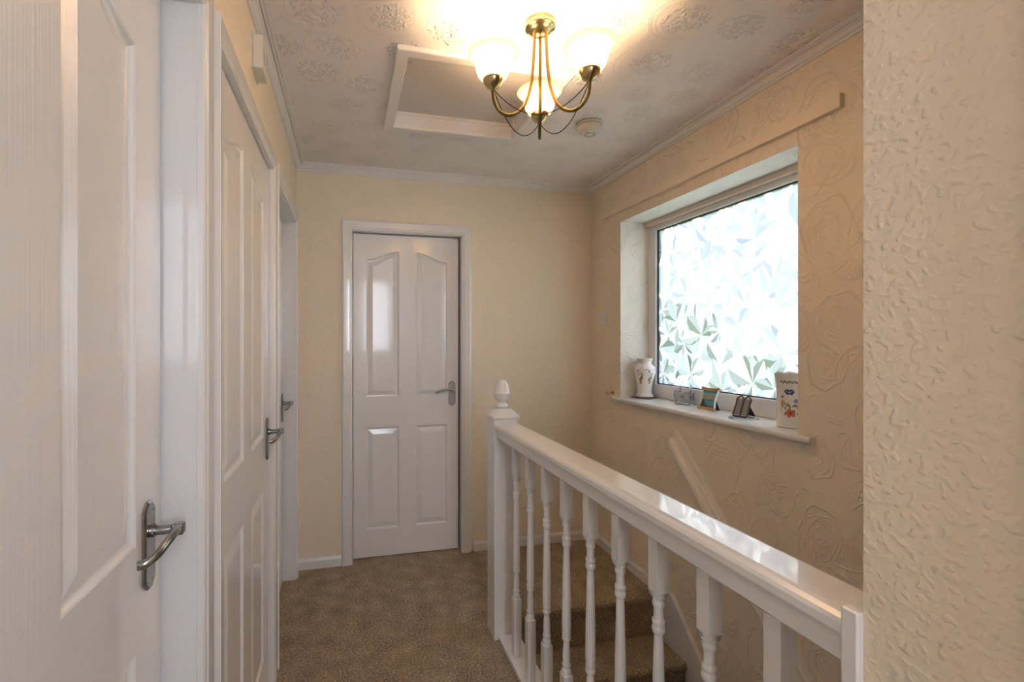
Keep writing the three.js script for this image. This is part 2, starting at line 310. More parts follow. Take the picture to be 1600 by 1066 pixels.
function leverGeo(s) {
  const neck = new THREE.CylinderGeometry(0.0085, 0.0085, 0.036, 18); neck.rotateX(Math.PI / 2); neck.translate(0, 0, 0.024);
  const collar = new THREE.CylinderGeometry(0.0115, 0.0115, 0.007, 18); collar.rotateX(Math.PI / 2); collar.translate(0, 0, 0.011);
  const end = new RoundedBoxGeometry(0.02, 0.021, 0.02, 2, 0.004); end.translate(0, 0, 0.05);
  const arm = tube([V3(0, 0.001, 0.05), V3(s * 0.03, 0.004, 0.056), V3(s * 0.065, 0.002, 0.055), V3(s * 0.092, -0.006, 0.048), V3(s * 0.104, -0.012, 0.036), V3(s * 0.106, -0.013, 0.026)], 0.0062, 30, 10);
  arm.scale(1, 1.25, 1);
  return merge([neck, collar, end, arm]);
}
const LEVER = { 1: leverGeo(1), '-1': leverGeo(-1) };
const SCREW = (() => { const g = new THREE.SphereGeometry(0.0035, 8, 6); g.scale(1, 1, 0.5); return g; })();
function makeDoor(name, label, d, opts) {
  const g = struct(name, label, 'door'), { w } = d, z = d.rec;
  const mx = opts.margin, mid = opts.mid, pw = (w - 2 * mx - mid) / 2, x1 = mx, x2 = mx + pw, x3 = x2 + mid, x4 = x3 + pw;
  const Pn = [[x1, x2, 0.983, 1.83, 1.885, true], [x3, x4, 0.983, 1.83, 1.885, false], [x1, x2, 0.175, 0.80], [x3, x4, 0.175, 0.80]];
  const leaf = poly([[0.004, 0.006], [w - 0.009, 0.006], [w - 0.009, DH - 0.004], [0.004, DH - 0.004]]);
  for (const [a, b, y0, y1, y2, up] of Pn) {
    const h = new THREE.Path(); h.moveTo(a, y0);
    if (y2 === undefined) h.lineTo(a, y1); else for (let k = 0; k <= 14; k++) { const t = k / 14, s = up ? t : 1 - t; h.lineTo(a + (b - a) * t, y1 + (y2 - y1) * sstep(0.02, 0.98, s)); }
    h.lineTo(b, y2 === undefined ? y1 : up ? y2 : y1); h.lineTo(b, y0); h.closePath(); leaf.holes.push(h);
  }
  const lg = extrude(leaf, 0.035); lg.translate(0, 0, -0.035);
  add(g, 'door_leaf', metricUV(lg), M.door);
  const backing = lbox(0.01, w - 0.01, 0.02, DH - 0.02, -0.03, -0.02); add(g, 'door_core', backing, M.plaster);
  for (const p of Pn) add(g, 'door_panel', panelGeo(...p), M.door);
  add(g, 'door_lining', merge([lbox(-LIN, 0, 0, DH + LIN, z - 0.1, z), lbox(w, w + LIN, 0, DH + LIN, z - 0.1, z), lbox(0, w, DH, DH + LIN, z - 0.1, z)]), M.gloss);
  add(g, 'architrave', architrave(w, z, opts.sL ?? 1, opts.sR ?? 1), M.gloss);
  const hx = opts.lock > 0 ? w - (opts.back ?? 0.05) : 0.05, plate = add(g, 'handle_plate', plateGeo, opts.metal ?? M.chrome);
  plate.position.set(hx, opts.hh ?? 0.992, 0.0); plate.userData.label = opts.handleLabel ?? 'polished chrome lever handle plate';
  add(plate, 'lever', LEVER[-opts.lock], opts.metal ?? M.chrome);
  for (const [sx, sy] of [[-0.011, 0.037], [0.011, 0.037], [-0.011, -0.086], [0.011, -0.086]]) { const s = add(plate, 'screw', SCREW, M.steel); s.position.set(sx, sy, 0.007); }
  return g;
}
{
  const d1 = makeDoor('door_1', 'white four panel door nearest the camera on the left wall', D1, { margin: 0.115, mid: 0.106, lock: 1, back: 0.07 }); d1.position.copy(P(L - D1.rec, 0, D1.a)); d1.rotation.y = Math.PI / 2;
  const d2 = makeDoor('door_2', 'white four panel door in the middle of the left wall, almost flush', D2, { margin: 0.115, mid: 0.11, lock: 1, sL: 0.26 }); d2.position.copy(P(L - D2.rec, 0, D2.a)); d2.rotation.y = Math.PI / 2;
  const d3 = makeDoor('door_3', 'white door at the far end of the left wall by the corner', D3, { margin: 0.1, mid: 0.1, lock: 1, sL: 0.3 }); d3.position.copy(P(L - D3.rec, 0, D3.a)); d3.rotation.y = Math.PI / 2;
  const d4 = makeDoor('door_4', 'white four panel door with arched panels in the end wall', D4, { margin: 0.081, mid: 0.102, lock: 1, hh: 1.022, metal: M.steel, handleLabel: 'dull steel lever handle plate' }); d4.position.copy(P(D4.a, 0, B + D4.rec));
  const D5 = { a: -0.52, w: 0.762, rec: 0.06 };
  const d5 = makeDoor('door_5', 'white door beside the camera, only its frame edge showing at the right border', D5, { margin: 0.1, mid: 0.1, lock: -1 }); d5.position.copy(P(NEAR_R + D5.rec, 0, D5.a + D5.w)); d5.rotation.y = -Math.PI / 2;
}

// ------------------------------------------------------------------ window, film, sill
{
  const w = struct('window_1', 'white framed window with leaf patterned frosted film', 'window');
  const { F0, F1, out } = WIN, fh0 = SILL, fh1 = WIN.h1;
  const s = rect(F0, fh0, F1, fh1); s.holes.push(rectPath(F0 + 0.071, fh0 + 0.082, F1 - 0.071, fh1 - 0.059));
  const fg = extrude(s, 0.05, { bevelEnabled: true, bevelThickness: 0.004, bevelSize: 0.004, bevelOffset: -0.004, bevelSegments: 2 }); fg.rotateY(Math.PI / 2); fg.translate(out + 0.004, 0, 0);
  add(w, 'window_frame', metricUV(fg), M.pvc);
  const gk = rect(F0 + 0.069, fh0 + 0.080, F1 - 0.069, fh1 - 0.057); gk.holes.push(rectPath(F0 + 0.076, fh0 + 0.087, F1 - 0.076, fh1 - 0.064));
  add(w, 'gasket', slabFH(gk, out + 0.012, 0.02), M.gasket);
  // a batten fixed under the head, standing off the frame
  add(w, 'head_batten', box(out - 0.03, out + 0.004, fh1 - 0.03, fh1 - 0.004, F0 + 0.001, F1 - 0.004), std({ color: 0xdcc7b6, roughness: 0.5 }));
  // reveals: head, both jambs
  add(w, 'reveal_lining', merge([box(R + 0.0005, out + 0.004, fh1 - 0.003, fh1 + 0.001, F0, F1), box(R + 0.0005, out + 0.004, fh0, fh1, F1 - 0.002, F1 + 0.001), box(R + 0.0005, out + 0.004, fh0, fh1, F0 - 0.001, F0 + 0.002)]), M.reveal);
  // sill board with rounded nose, horns past the opening
  const sp = [[-0.30, -0.024], [0.026, -0.024], [0.031, -0.020], [0.033, -0.012], [0.031, -0.004], [0.026, 0], [-0.30, 0]];
  const sillBoard = run(sp.map(([o, h]) => [Math.max(o, 0.0), h]).filter((p, i, a) => i === 0 || p[0] !== a[i - 1][0] || p[1] !== a[i - 1][1]), P(R, SILL, 2.573), P(R, SILL, 1.307), V3(-1, 0, 0));
  add(w, 'sill', merge([sillBoard, box(R, out + 0.03, SILL - 0.024, SILL, F0, F1)]), std({ color: 0xf0ece8, roughness: 0.25, clearcoat: 0.3 }));
  // glass with film: each leaf blade in the film is clear or frosted by its own degree
  const W = F1 - F0 - 0.15, H = fh1 - fh0 - 0.15, TW = 1024, TH = 896;
  const blades = []; for (let gy = 0; gy < 8; gy++) for (let gx = 0; gx < 8; gx++) {
    const cx = (gx + rr(0.0, 1)) / 8 * TW, cy = (gy + rr(0.0, 1)) / 8 * TH, n = 6 + Math.floor(rnd() * 4), a0 = rr(0, 6.28), s0 = rr(85, 165);
    for (let k = 0; k < n; k++) blades.push([cx, cy, a0 + 6.28 * (k + rr(-0.2, 0.2)) / n, s0 * rr(0.6, 1.15), rr(0.16, 0.30), rnd(), rnd()]);
  }
  const drawBlades = (tone) => (c, ww, hh) => {
    c.fillStyle = tone(0.5, 0.5); c.fillRect(0, 0, ww, hh);
    for (const [x, y, a, l, wd, t1, t2] of blades) {
      const q = (d, o) => [x + d * Math.cos(a) - o * Math.sin(a), y + d * Math.sin(a) + o * Math.cos(a)];
      for (const sd of [-1, 1]) {
        c.fillStyle = tone(sd < 0 ? t1 : t2, t2); c.beginPath(); c.moveTo(...q(0, 0)); c.lineTo(...q(l * 0.55, sd * l * wd)); c.lineTo(...q(l * 0.8, sd * l * wd * 0.75)); c.lineTo(...q(l, 0)); c.closePath(); c.fill();
      }
    }
  };
  const grey = (v) => { const k = Math.round(255 * Math.min(1, Math.max(0, v))); return `rgb(${k},${k},${k})`; };
  const tint = canvasTex(TW, TH, drawBlades((t) => t < 0.66 ? `rgb(${[116, 122, 128].map((v) => Math.round(v + 56 * t / 0.66))})` : grey(0.80 + 0.2 * t)));
  const frost = canvasTex(TW, TH, drawBlades((t, u) => grey(t < 0.2 ? 0.5 + 0.3 * u : 0.72 + 0.26 * t)), false);
  const film = std({ color: 0xffffff, map: tint, roughness: 1, roughnessMap: frost, transmission: 1, thickness: 0, ior: 1.35 });
  const pg = new THREE.PlaneGeometry(W, H); pg.rotateY(-Math.PI / 2); pg.translate(out + 0.022, (fh0 + 0.082 + fh1 - 0.059) / 2, -(F0 + F1) / 2);
  const pane = add(w, 'pane', pg, film); pane.userData.label = 'glass with leaf patterned privacy film';
}

// ------------------------------------------------------------------ stairs
{
  const st = grp('staircase', 'brown carpeted staircase going down beside the balustrade', 'staircase');
  const RI = 0.213, GO = 0.22, N = 12;
  for (let k = 0; k < N; k++) {
    const F = 2.145 - k * GO, h = -k * RI, s = new THREE.Shape(), back = k === 0 ? 2.164 : F + GO + 0.0175;
    s.moveTo(back, h); s.lineTo(F + 0.022, h); s.quadraticCurveTo(F, h, F - 0.001, h - 0.022); s.quadraticCurveTo(F + 0.001, h - 0.042, F + 0.012, h - 0.047);
    s.lineTo(F + 0.016, h - RI); s.lineTo(back, h - RI); s.closePath();
    const g = extrude(s, R - 0.021 - 0.749, { curveSegments: 6 }); g.rotateY(Math.PI / 2); g.translate(0.749, 0, 0);
    add(st, 'step', metricUV(g), M.carpet);
  }
}

// ------------------------------------------------------------------ balustrade
const AX = 0.687;
{
  const b = grp('balustrade', 'white painted balustrade with turned balusters and acorn newel post', 'balustrade');
  const nF = 2.038, hw = 0.054;
  const post = add(b, 'newel_post', lbox(AX - hw, AX + hw, 0, 0.984, -nF - hw, -nF + hw, 0.004), M.gloss);
  const capB = new THREE.CylinderGeometry(0.034 * 1.414, 0.062 * 1.414, 0.026, 4, 1); capB.rotateY(Math.PI / 4); capB.translate(AX, 1.009, -nF);
  const capA = lbox(AX - 0.063, AX + 0.063, 0.984, 0.997, -nF - 0.063, -nF + 0.063, 0.004);
  const capC = lbox(AX - 0.034, AX + 0.034, 1.02, 1.027, -nF - 0.034, -nF + 0.034, 0.002);
  add(post, 'newel_cap', merge([capA, metricUV(capB), capC]), M.gloss);
  const ac = lathe([[0, 1.026], [0.026, 1.026], [0.030, 1.032], [0.027, 1.040], [0.020, 1.046], [0.0165, 1.050], [0.020, 1.055], [0.029, 1.064], [0.0345, 1.075], [0.0365, 1.086], [0.0385, 1.090], [0.0385, 1.096], [0.0345, 1.099], [0.0335, 1.112], [0.029, 1.130], [0.020, 1.145], [0.009, 1.152], [0, 1.153]], 36); ac.translate(AX, 0, -nF);
  add(post, 'acorn_finial', ac, M.gloss);
  // handrail: moulded cap with rounded sides, and the grooved rail below that takes the balusters
  const F1 = nF - hw + 0.002, F0 = 0.481;
  const rp = [[-0.046, -0.017], [-0.052, -0.014], [-0.054, -0.009], [-0.054, 0.003], [-0.051, 0.009], [-0.044, 0.0135], [-0.036, 0.0155], [0.036, 0.0155], [0.044, 0.0135], [0.051, 0.009], [0.054, 0.003], [0.054, -0.009], [0.052, -0.014], [0.046, -0.017]];
  const cap = extrude(poly(rp), F1 - F0); cap.translate(AX, 0.953, -F1);
  add(b, 'handrail', metricUV(cap), M.gloss);
  const under = extrude(poly([[-0.041, -0.036], [-0.036, -0.041], [0.036, -0.041], [0.041, -0.036], [0.041, 0], [-0.041, 0]]), F1 - F0); under.translate(AX, 0.9365, -F1);
  add(b, 'grooved_rail', metricUV(under), M.gloss);
  add(b, 'base_rail', merge([box(0.652, 0.745, 0, 0.018, F0, F1), box(0.735, 0.748, -0.24, 0.012, F0 - 0.02, 2.1)]), M.gloss);
  add(b, 'wall_post', lbox(AX - 0.057, AX + 0.057, 0, 0.983, -0.4825, -NEAR_F, 0.003), M.gloss);
  // balusters
  const q = 0.0162, top = 0.897;
  const turn = lathe([[0, 0.258], [0.0125, 0.258], [0.0155, 0.264], [0.0155, 0.272], [0.0118, 0.278], [0.0118, 0.281], [0.0146, 0.285], [0.0146, 0.291], [0.0112, 0.297], [0.0128, 0.312], [0.0122, 0.332], [0.0098, 0.358], [0.0100, 0.364], [0.0140, 0.367], [0.0150, 0.373], [0.0140, 0.379], [0.0120, 0.381], [0.0140, 0.383], [0.0150, 0.389], [0.0138, 0.395], [0.0125, 0.397], [0.0146, 0.402], [0.0150, 0.42], [0.0142, 0.50], [0.0112, 0.63], [0.0102, 0.662], [0.0104, 0.666], [0.0138, 0.670], [0.0150, 0.677], [0.0138, 0.684], [0.0115, 0.686], [0.0138, 0.688], [0.0148, 0.694], [0.0136, 0.700], [0.0108, 0.702], [0.0105, 0.726], [0.0130, 0.730], [0.0142, 0.736], [0.0130, 0.742], [0.0122, 0.746], [0.0155, 0.752], [0, 0.752]], 20);
  const taper = (y0, y1, a, c) => { const g = new THREE.CylinderGeometry(a * 1.414, c * 1.414, y1 - y0, 4); g.rotateY(Math.PI / 4); g.translate(0, (y0 + y1) / 2, 0); return metricUV(g); };
  const bal = merge([turn, lbox(-q, q, 0.018, 0.256, -q, q, 0.0012), taper(0.255, 0.263, 0.012, q), lbox(-q, q, 0.762, top + 0.002, -q, q, 0.0012), taper(0.749, 0.763, q, 0.0125)]);
  for (let k = 0; k < 9; k++) { const m = add(b, 'baluster', bal, M.gloss); m.position.copy(P(AX, 0, 1.850 - k * 0.1534)); }
}
// wall handrail going down the stairs
{
  const g = grp('wall_handrail', 'cream painted wooden handrail sloping down the window wall', 'handrail');
  const A = V3(0, 0.838, -2.02), Bp = V3(0, 0.838 - 1.06 * 2.3, -2.02 + 2.3);
  const prof = [[0, -0.05], [0.014, -0.05], [0.016, -0.046], [0.016, -0.036], [0.034, -0.034], [0.047, -0.026], [0.052, -0.012], [0.047, 0.002], [0.036, 0.010], [0.022, 0.012], [0.016, 0.018], [0.016, 0.034], [0.013, 0.038], [0, 0.038]];
  add(g, 'rail', run(prof.map(([o, h]) => [o, h * 1.45]), P(R, 0, 0).setY(A.y).setZ(A.z), P(R, 0, 0).setY(Bp.y).setZ(Bp.z), V3(-1, 0, 0)), std({ color: 0xf4ebe0, roughness: 0.3 }));
}
// pelmet batten above the window
{
  const g = grp('pelmet_batten', 'cream painted wooden batten fixed high above the window', 'batten');
  add(g, 'batten', box(R - 0.02, R, 2.104, 2.15, 1.211, 2.70), M.creamPaint);
}

// ------------------------------------------------------------------ loft hatch
{
  const g = grp('loft_hatch', 'recessed white loft hatch with moulded frame in the ceiling', 'hatch');
  const o = rect(0.168, 1.625, 0.842, 2.265); o.holes.push(rectPath(0.212, 1.667, 0.798, 2.223));
  const f = extrude(o, 0.012, { bevelEnabled: true, bevelThickness: 0.004, bevelSize: 0.005, bevelOffset: -0.005, bevelSegments: 2 }); f.rotateX(-Math.PI / 2); f.translate(0, CH - 0.0165, 0);
  add(g, 'hatch_frame', metricUV(f), M.trim);
  const s = rect(0.2, 1.655, 0.81, 2.235); s.holes.push(rectPath(0.214, 1.669, 0.796, 2.221));
  add(g, 'hatch_lining', slabRF(s, CH - 0.005, 0.09), M.trim);
  const lip = rect(0.214, 1.669, 0.796, 2.221); lip.holes.push(rectPath(0.224, 1.679, 0.786, 2.211)); add(g, 'stop_bead', slabRF(lip, CH + 0.04, 0.012), M.trim);
  add(g, 'hatch_panel', box(0.205, 0.805, CH + 0.052, CH + 0.07, 1.66, 2.23), std({ color: 0xdcd3cb, roughness: 0.6 }));
  const bolt = new THREE.CylinderGeometry(0.004, 0.004, 0.018, 10); bolt.rotateZ(Math.PI / 2); bolt.translate(0.228, CH + 0.03, -1.78); add(g, 'catch', bolt, M.steel);
  const hook = new THREE.TorusGeometry(0.006, 0.0014, 6, 14); hook.translate(0.228, CH + 0.028, -1.87); add(g, 'hook_eye', hook, M.steel);
}
// ------------------------------------------------------------------ ceiling light
{
  const C = [0.606, 1.413], g = grp('ceiling_light', 'three arm brass ceiling light with frosted glass shades, lit', 'ceiling light');
  const place = (geo) => { geo.translate(C[0], 0, -C[1]); return geo; };
  add(g, 'ceiling_rose', place(lathe([[0, 2.318], [0.012, 2.319], [0.026, 2.323], [0.037, 2.331], [0.041, 2.335], [0.047, 2.337], [0.050, 2.342], [0.050, 2.3585], [0, 2.3585]], 40)), M.brass);
  const shadeMat = std({ color: 0xfff0d8, roughness: 0.92, transmission: 0.75, thickness: 0 });
  const bulbMat = std({ color: 0xfff3df, roughness: 0.5, emissive: new THREE.Color(1, 0.80, 0.48), emissiveIntensity: 1.6 });
  const shadeGeo = lathe([[0.028, 2.140], [0.040, 2.148], [0.048, 2.160], [0.053, 2.175], [0.055, 2.190], [0.0585, 2.200], [0.067, 2.210], [0.0755, 2.217], [0.0795, 2.2225], [0.0785, 2.224], [0.066, 2.2125], [0.057, 2.202], [0.0535, 2.190], [0.0515, 2.175], [0.0465, 2.161], [0.039, 2.1495], [0.028, 2.1415]], 48);
  const cupGeo = lathe([[0, 2.106], [0.007, 2.107], [0.009, 2.114], [0.018, 2.118], [0.026, 2.126], [0.0305, 2.136], [0.032, 2.143], [0.030, 2.147], [0.026, 2.147], [0, 2.142]], 32);
  const bulbGeo = lathe([[0, 2.150], [0.012, 2.150], [0.013, 2.160], [0.019, 2.168], [0.020, 2.176], [0.016, 2.186], [0.008, 2.192], [0, 2.1935]], 20);
  const yaw = 0.236, ends = [];
  for (const deg of [81, 201, 321]) {
    const t = deg * Math.PI / 180, cx = Math.cos(t), cz = Math.sin(t); // camera frame: x right, z forward
    const r = cx * Math.cos(yaw) + cz * Math.sin(yaw), F = -cx * Math.sin(yaw) + cz * Math.cos(yaw);
    const at = (q, h) => P(C[0] + r * q, h, C[1] + F * q);
    add(g, 'arm', tube([[0.021, 2.33], [0.023, 2.27], [0.028, 2.20], [0.038, 2.135], [0.060, 2.08], [0.092, 2.048], [0.122, 2.04], [0.149, 2.052], [0.164, 2.077], [0.168, 2.108]].map(([q, h]) => at(q, h)), 0.0055, 60, 12), M.oldBrass);
    const c = at(0.168, 0), mv = (geo) => { const k = geo.clone(); k.translate(c.x, 0, c.z); return k; };
    add(g, 'lamp_cup', mv(cupGeo), M.brass);
    add(g, 'lamp_shade', mv(shadeGeo), shadeMat);
    add(g, 'bulb', mv(bulbGeo), bulbMat);
    const pl = new THREE.PointLight(new THREE.Color(1, 0.72, 0.42), 0.148, 0, 2); pl.position.set(c.x, 2.170, c.z); pl.castShadow = true; pl.shadow.radius = 0.9; scene.add(pl);
    ends.push(at(0.166, 2.112));
  }
  for (let k = 0; k < 3; k++) {
    const a = ends[k], b = ends[(k + 1) % 3], pts = [];
    for (let s = 0; s <= 12; s++) { const t = s / 12, p = a.clone().lerp(b, t); p.y -= 0.088 * 4 * t * (1 - t); pts.push(p); }
    add(g, 'wire', tube(pts, 0.0016, 40, 6), M.bronze);
  }
}
// smoke alarm
{
  const g = grp('smoke_alarm', 'round ivory smoke alarm on the ceiling beside the light', 'smoke alarm');
  const c = [1.115, 2.015], put = (geo) => { geo.translate(c[0], 0, -c[1]); return geo; };
  add(g, 'base_plate', put(lathe([[0, 2.350], [0.055, 2.350], [0.061, 2.353], [0.062, 2.3595], [0, 2.3595]], 40)), M.plastic);
  add(g, 'sensor_housing', put(lathe([[0, 2.308], [0.036, 2.308], [0.040, 2.311], [0.0405, 2.317], [0.049, 2.321], [0.054, 2.329], [0.0555, 2.342], [0.053, 2.345], [0.053, 2.3505], [0, 2.3505]], 40)), M.plastic);
  const gr = new THREE.TorusGeometry(0.022, 0.0012, 6, 24); gr.rotateX(Math.PI / 2); gr.translate(c[0], 2.308, -c[1]); add(g, 'grille_ring', gr, M.dark);
  const led = new THREE.SphereGeometry(0.003, 8, 6); led.translate(c[0] - 0.02, 2.3075, -c[1] + 0.02); add(g, 'indicator', led, M.dark);
}
// door chime
{
  const g = grp('door_chime', 'white door chime box high on the left wall under the coving', 'chime');
  add(g, 'back_plate', box(L, L + 0.005, 2.166, 2.274, 1.538, 1.640), M.plastic);
  add(g, 'cover', (() => { const q = new RoundedBoxGeometry(0.029, 0.103, 0.095, 2, 0.003); q.translate(L + 0.0195, 2.2205, -1.588); return metricUV(q); })(), M.plastic);
  for (const [rad, y] of [[0.034, 2.222], [0.022, 2.222]]) for (const s of [-1, 1]) {
    const pts = []; for (let k = -6; k <= 6; k++) { const t = k / 6 * 1.0; pts.push(V3(L + 0.0342, y + rad * Math.sin(t), -1.588 + s * (rad * Math.cos(t) - 0.004))); }
    add(g, 'louvre_slot', tube(pts, 0.0009, 20, 6), M.steel);
  }
}
// light switch and hook
{
  const g = grp('light_switch', 'single white light switch on the window wall by the corner', 'light switch');
  const pl = new RoundedBoxGeometry(0.009, 0.086, 0.086, 2, 0.003); pl.translate(R - 0.0045, 1.474, -2.706); add(g, 'switch_plate', pl, M.pvc);
  const rk = new RoundedBoxGeometry(0.006, 0.022, 0.011, 2, 0.0015); rk.rotateZ(0.12); rk.translate(R - 0.0105, 1.474, -2.706); add(g, 'rocker', rk, M.pvc);
  for (const s of [-1, 1]) { const k = new THREE.SphereGeometry(0.003, 8, 6); k.translate(R - 0.009, 1.474, -2.706 + s * 0.03); add(g, 'screw', k, M.steel); }
  const h = grp('brass_hook', 'small brass hook screwed to the wall at the sill end', 'hook');
  const bs = new THREE.CylinderGeometry(0.011, 0.013, 0.006, 18); bs.rotateZ(Math.PI / 2); bs.translate(R - 0.003, 1.01, -2.60); add(h, 'hook_base', bs, M.brass);
  add(h, 'hook_arm', tube([V3(R - 0.004, 1.01, -2.60), V3(R - 0.02, 1.008, -2.602), V3(R - 0.034, 1.002, -2.604), V3(R - 0.042, 1.007, -2.605), V3(R - 0.043, 1.018, -2.605)], 0.0032, 24, 8), M.brass);
}

// ------------------------------------------------------------------ things on the sill
// painted flowers, drawn flat on the china
function flower(c, x, y, s, col, heart) { for (let k = 0; k < 5; k++) { const a = k * 1.257 + x; c.fillStyle = col; c.beginPath(); c.ellipse(x + s * 0.55 * Math.cos(a), y + s * 0.55 * Math.sin(a), s * 0.52, s * 0.38, a, 0, 7); c.fill(); } c.fillStyle = heart; c.beginPath(); c.arc(x, y, s * 0.3, 0, 7); c.fill(); }
function leaf(c, x, y, s, a, col) { c.fillStyle = col; c.beginPath(); c.ellipse(x, y, s, s * 0.4, a, 0, 7); c.fill(); }
function butterfly(c, x, y, s, col) { c.fillStyle = col; for (const q of [-1, 1]) { c.beginPath(); c.ellipse(x + q * s * 0.6, y - s * 0.25, s * 0.62, s * 0.42, q * 0.6, 0, 7); c.fill(); c.beginPath(); c.ellipse(x + q * s * 0.45, y + s * 0.4, s * 0.42, s * 0.32, -q * 0.5, 0, 7); c.fill(); } c.fillStyle = '#3a3350'; c.fillRect(x - s * 0.07, y - s * 0.5, s * 0.14, s); c.fillStyle = '#c8c4e8'; for (const q of [-1, 1]) { c.beginPath(); c.arc(x + q * s * 0.6, y - s * 0.25, s * 0.15, 0, 7); c.fill(); } }
{
  const g = grp('china_vase', 'white baluster shaped china vase with brown flower sprays at the window corner', 'vase');
  const prof = [[0, 0.003], [0.048, 0.003], [0.051, 0.007], [0.049, 0.014], [0.042, 0.022], [0.040, 0.034], [0.041, 0.055], [0.045, 0.085], [0.053, 0.120], [0.060, 0.148], [0.0625, 0.164], [0.060, 0.178], [0.051, 0.190], [0.041, 0.197], [0.038, 0.203], [0.040, 0.212], [0.045, 0.226], [0.047, 0.231], [0.045, 0.2315], [0.036, 0.205], [0.034, 0.19], [0, 0.18]];
  const tex = canvasTex(1024, 512, (c, w, h) => {
    c.fillStyle = '#f4f1ee'; c.fillRect(0, 0, w, h);
    const Y = (v) => h * (1 - v);
    for (let k = 0; k < 6; k++) {
      const x = 85 + k * 170.67;
      for (let j = 0; j < 18; j++) leaf(c, x + rr(-46, 46), Y(0.50 + rr(-0.13, 0.17)), rr(7, 13), rr(0, 3), ['#5d5a3c', '#7a6a48', '#494a55'][j % 3]);
      flower(c, x - 12, Y(0.46), 24, '#b98d52', '#6e4a22'); flower(c, x + 18, Y(0.51), 19, '#a57f58', '#5a3c20'); flower(c, x - 6, Y(0.39), 19, '#c9a268', '#7a5226'); flower(c, x + 20, Y(0.61), 12, '#7d7392', '#494060');
      butterfly(c, x - 34, Y(0.69), 13, '#4b3f52');
      for (let j = 0; j < 6; j++) leaf(c, x + 80 + rr(-26, 26), Y(0.72 + rr(-0.015, 0.015)), 8, rr(0, 3), '#6a6450');
      leaf(c, x, Y(0.955), 13, 0.3, '#6d6248'); leaf(c, x + 16, Y(0.965), 10, -0.4, '#85745a');
    }
  });
  const mat = M.china.clone(); mat.map = tex;
  const v = lathe(prof, 48); for (let i = 0; i < v.attributes.uv.count; i++) v.attributes.uv.setY(i, Math.min(1, v.attributes.position.getY(i) / 0.2315)); v.rotateY(4.536 + 0.21); v.translate(1.715, SILL + 0.004, -2.450); add(g, 'vase_body', v, mat);
  const mt = grp('cork_coaster', 'thin square brown coaster under the baluster vase', 'coaster');
  const mg = lbox(-0.056, 0.056, 0, 0.004, -0.056, 0.056); mg.rotateY(0.5); mg.translate(1.708, SILL, -2.445); add(mt, 'coaster_board', mg, std({ color: 0x6d5f58, roughness: 0.6 }));
}
{
  const g = grp('china_spill_vase', 'white scalloped rim china vase with butterfly and orange flowers', 'vase');
  const prof = [[0.0, 0.0], [0.046, 0.0], [0.048, 0.004], [0.0475, 0.06], [0.048, 0.12], [0.0505, 0.165], [0.055, 0.196], [0.0595, 0.213], [0.0575, 0.2125], [0.053, 0.195], [0.047, 0.15], [0.045, 0.02], [0, 0.02]];
  const v = lathe(prof, 72), p = v.attributes.position;
  for (let i = 0; i < p.count; i++) { const y = p.getY(i), a = Math.atan2(p.getX(i), p.getZ(i)); if (y > 0.19) { const k = (y - 0.19) / 0.023; p.setY(i, y + k * 0.006 * (Math.abs(Math.cos(a * 4)) - 0.6)); } }
  v.computeVertexNormals();
  const tex = canvasTex(1024, 700, (c, w, h) => {
    c.fillStyle = '#f3f1ec'; c.fillRect(0, 0, w, h);
    const Y = (v) => h * (1 - v);
    for (let k = 0; k < 3; k++) {
      const x = 90 + k * 341;
      for (let j = 0; j < 44; j++) leaf(c, x - 165 + j * 7.6, Y(0.84 - 0.014 * Math.sin(j)), 13, rr(0, 3), ['#5f7a45', '#8a9a5c', '#b05a4a', '#6d8450'][j % 4]);
      butterfly(c, x + 10, Y(0.66), 48, '#373a86');
      for (let j = 0; j < 34; j++) leaf(c, x + rr(-160, 160), Y(0.36 + rr(-0.11, 0.14)), rr(14, 27), rr(0, 3), ['#4f7140', '#6b8a4c', '#3f5f4a', '#7d8fae'][j % 4]);
      flower(c, x + 20, Y(0.28), 58, '#d7755a', '#a8402e'); flower(c, x + 118, Y(0.40), 40, '#dc8a4e', '#a34a20'); flower(c, x - 78, Y(0.45), 40, '#d9b878', '#9a6a2a'); flower(c, x + 84, Y(0.50), 28, '#5f7fb8', '#e2c46a'); flower(c, x - 112, Y(0.33), 36, '#8f9cc0', '#5a5f86'); flower(c, x - 70, Y(0.57), 20, '#8fa0c4', '#50608a'); leaf(c, x + 2, Y(0.415), 38, 1.0, '#87993f'); leaf(c, x + 140, Y(0.27), 32, 0.4, '#4f7140');
    }
  });
  // the lathe's uv runs up the outside and down the inside: spread the print over the outside only
  const uv = v.attributes.uv; for (let i = 0; i < p.count; i++) uv.setY(i, Math.min(1, Math.max(0, p.getY(i) / 0.213)));
  const mat = M.china.clone(); mat.map = tex;
  v.rotateY(4.716); v.translate(1.695, SILL, -1.487); add(g, 'vase_body', v, mat);
}
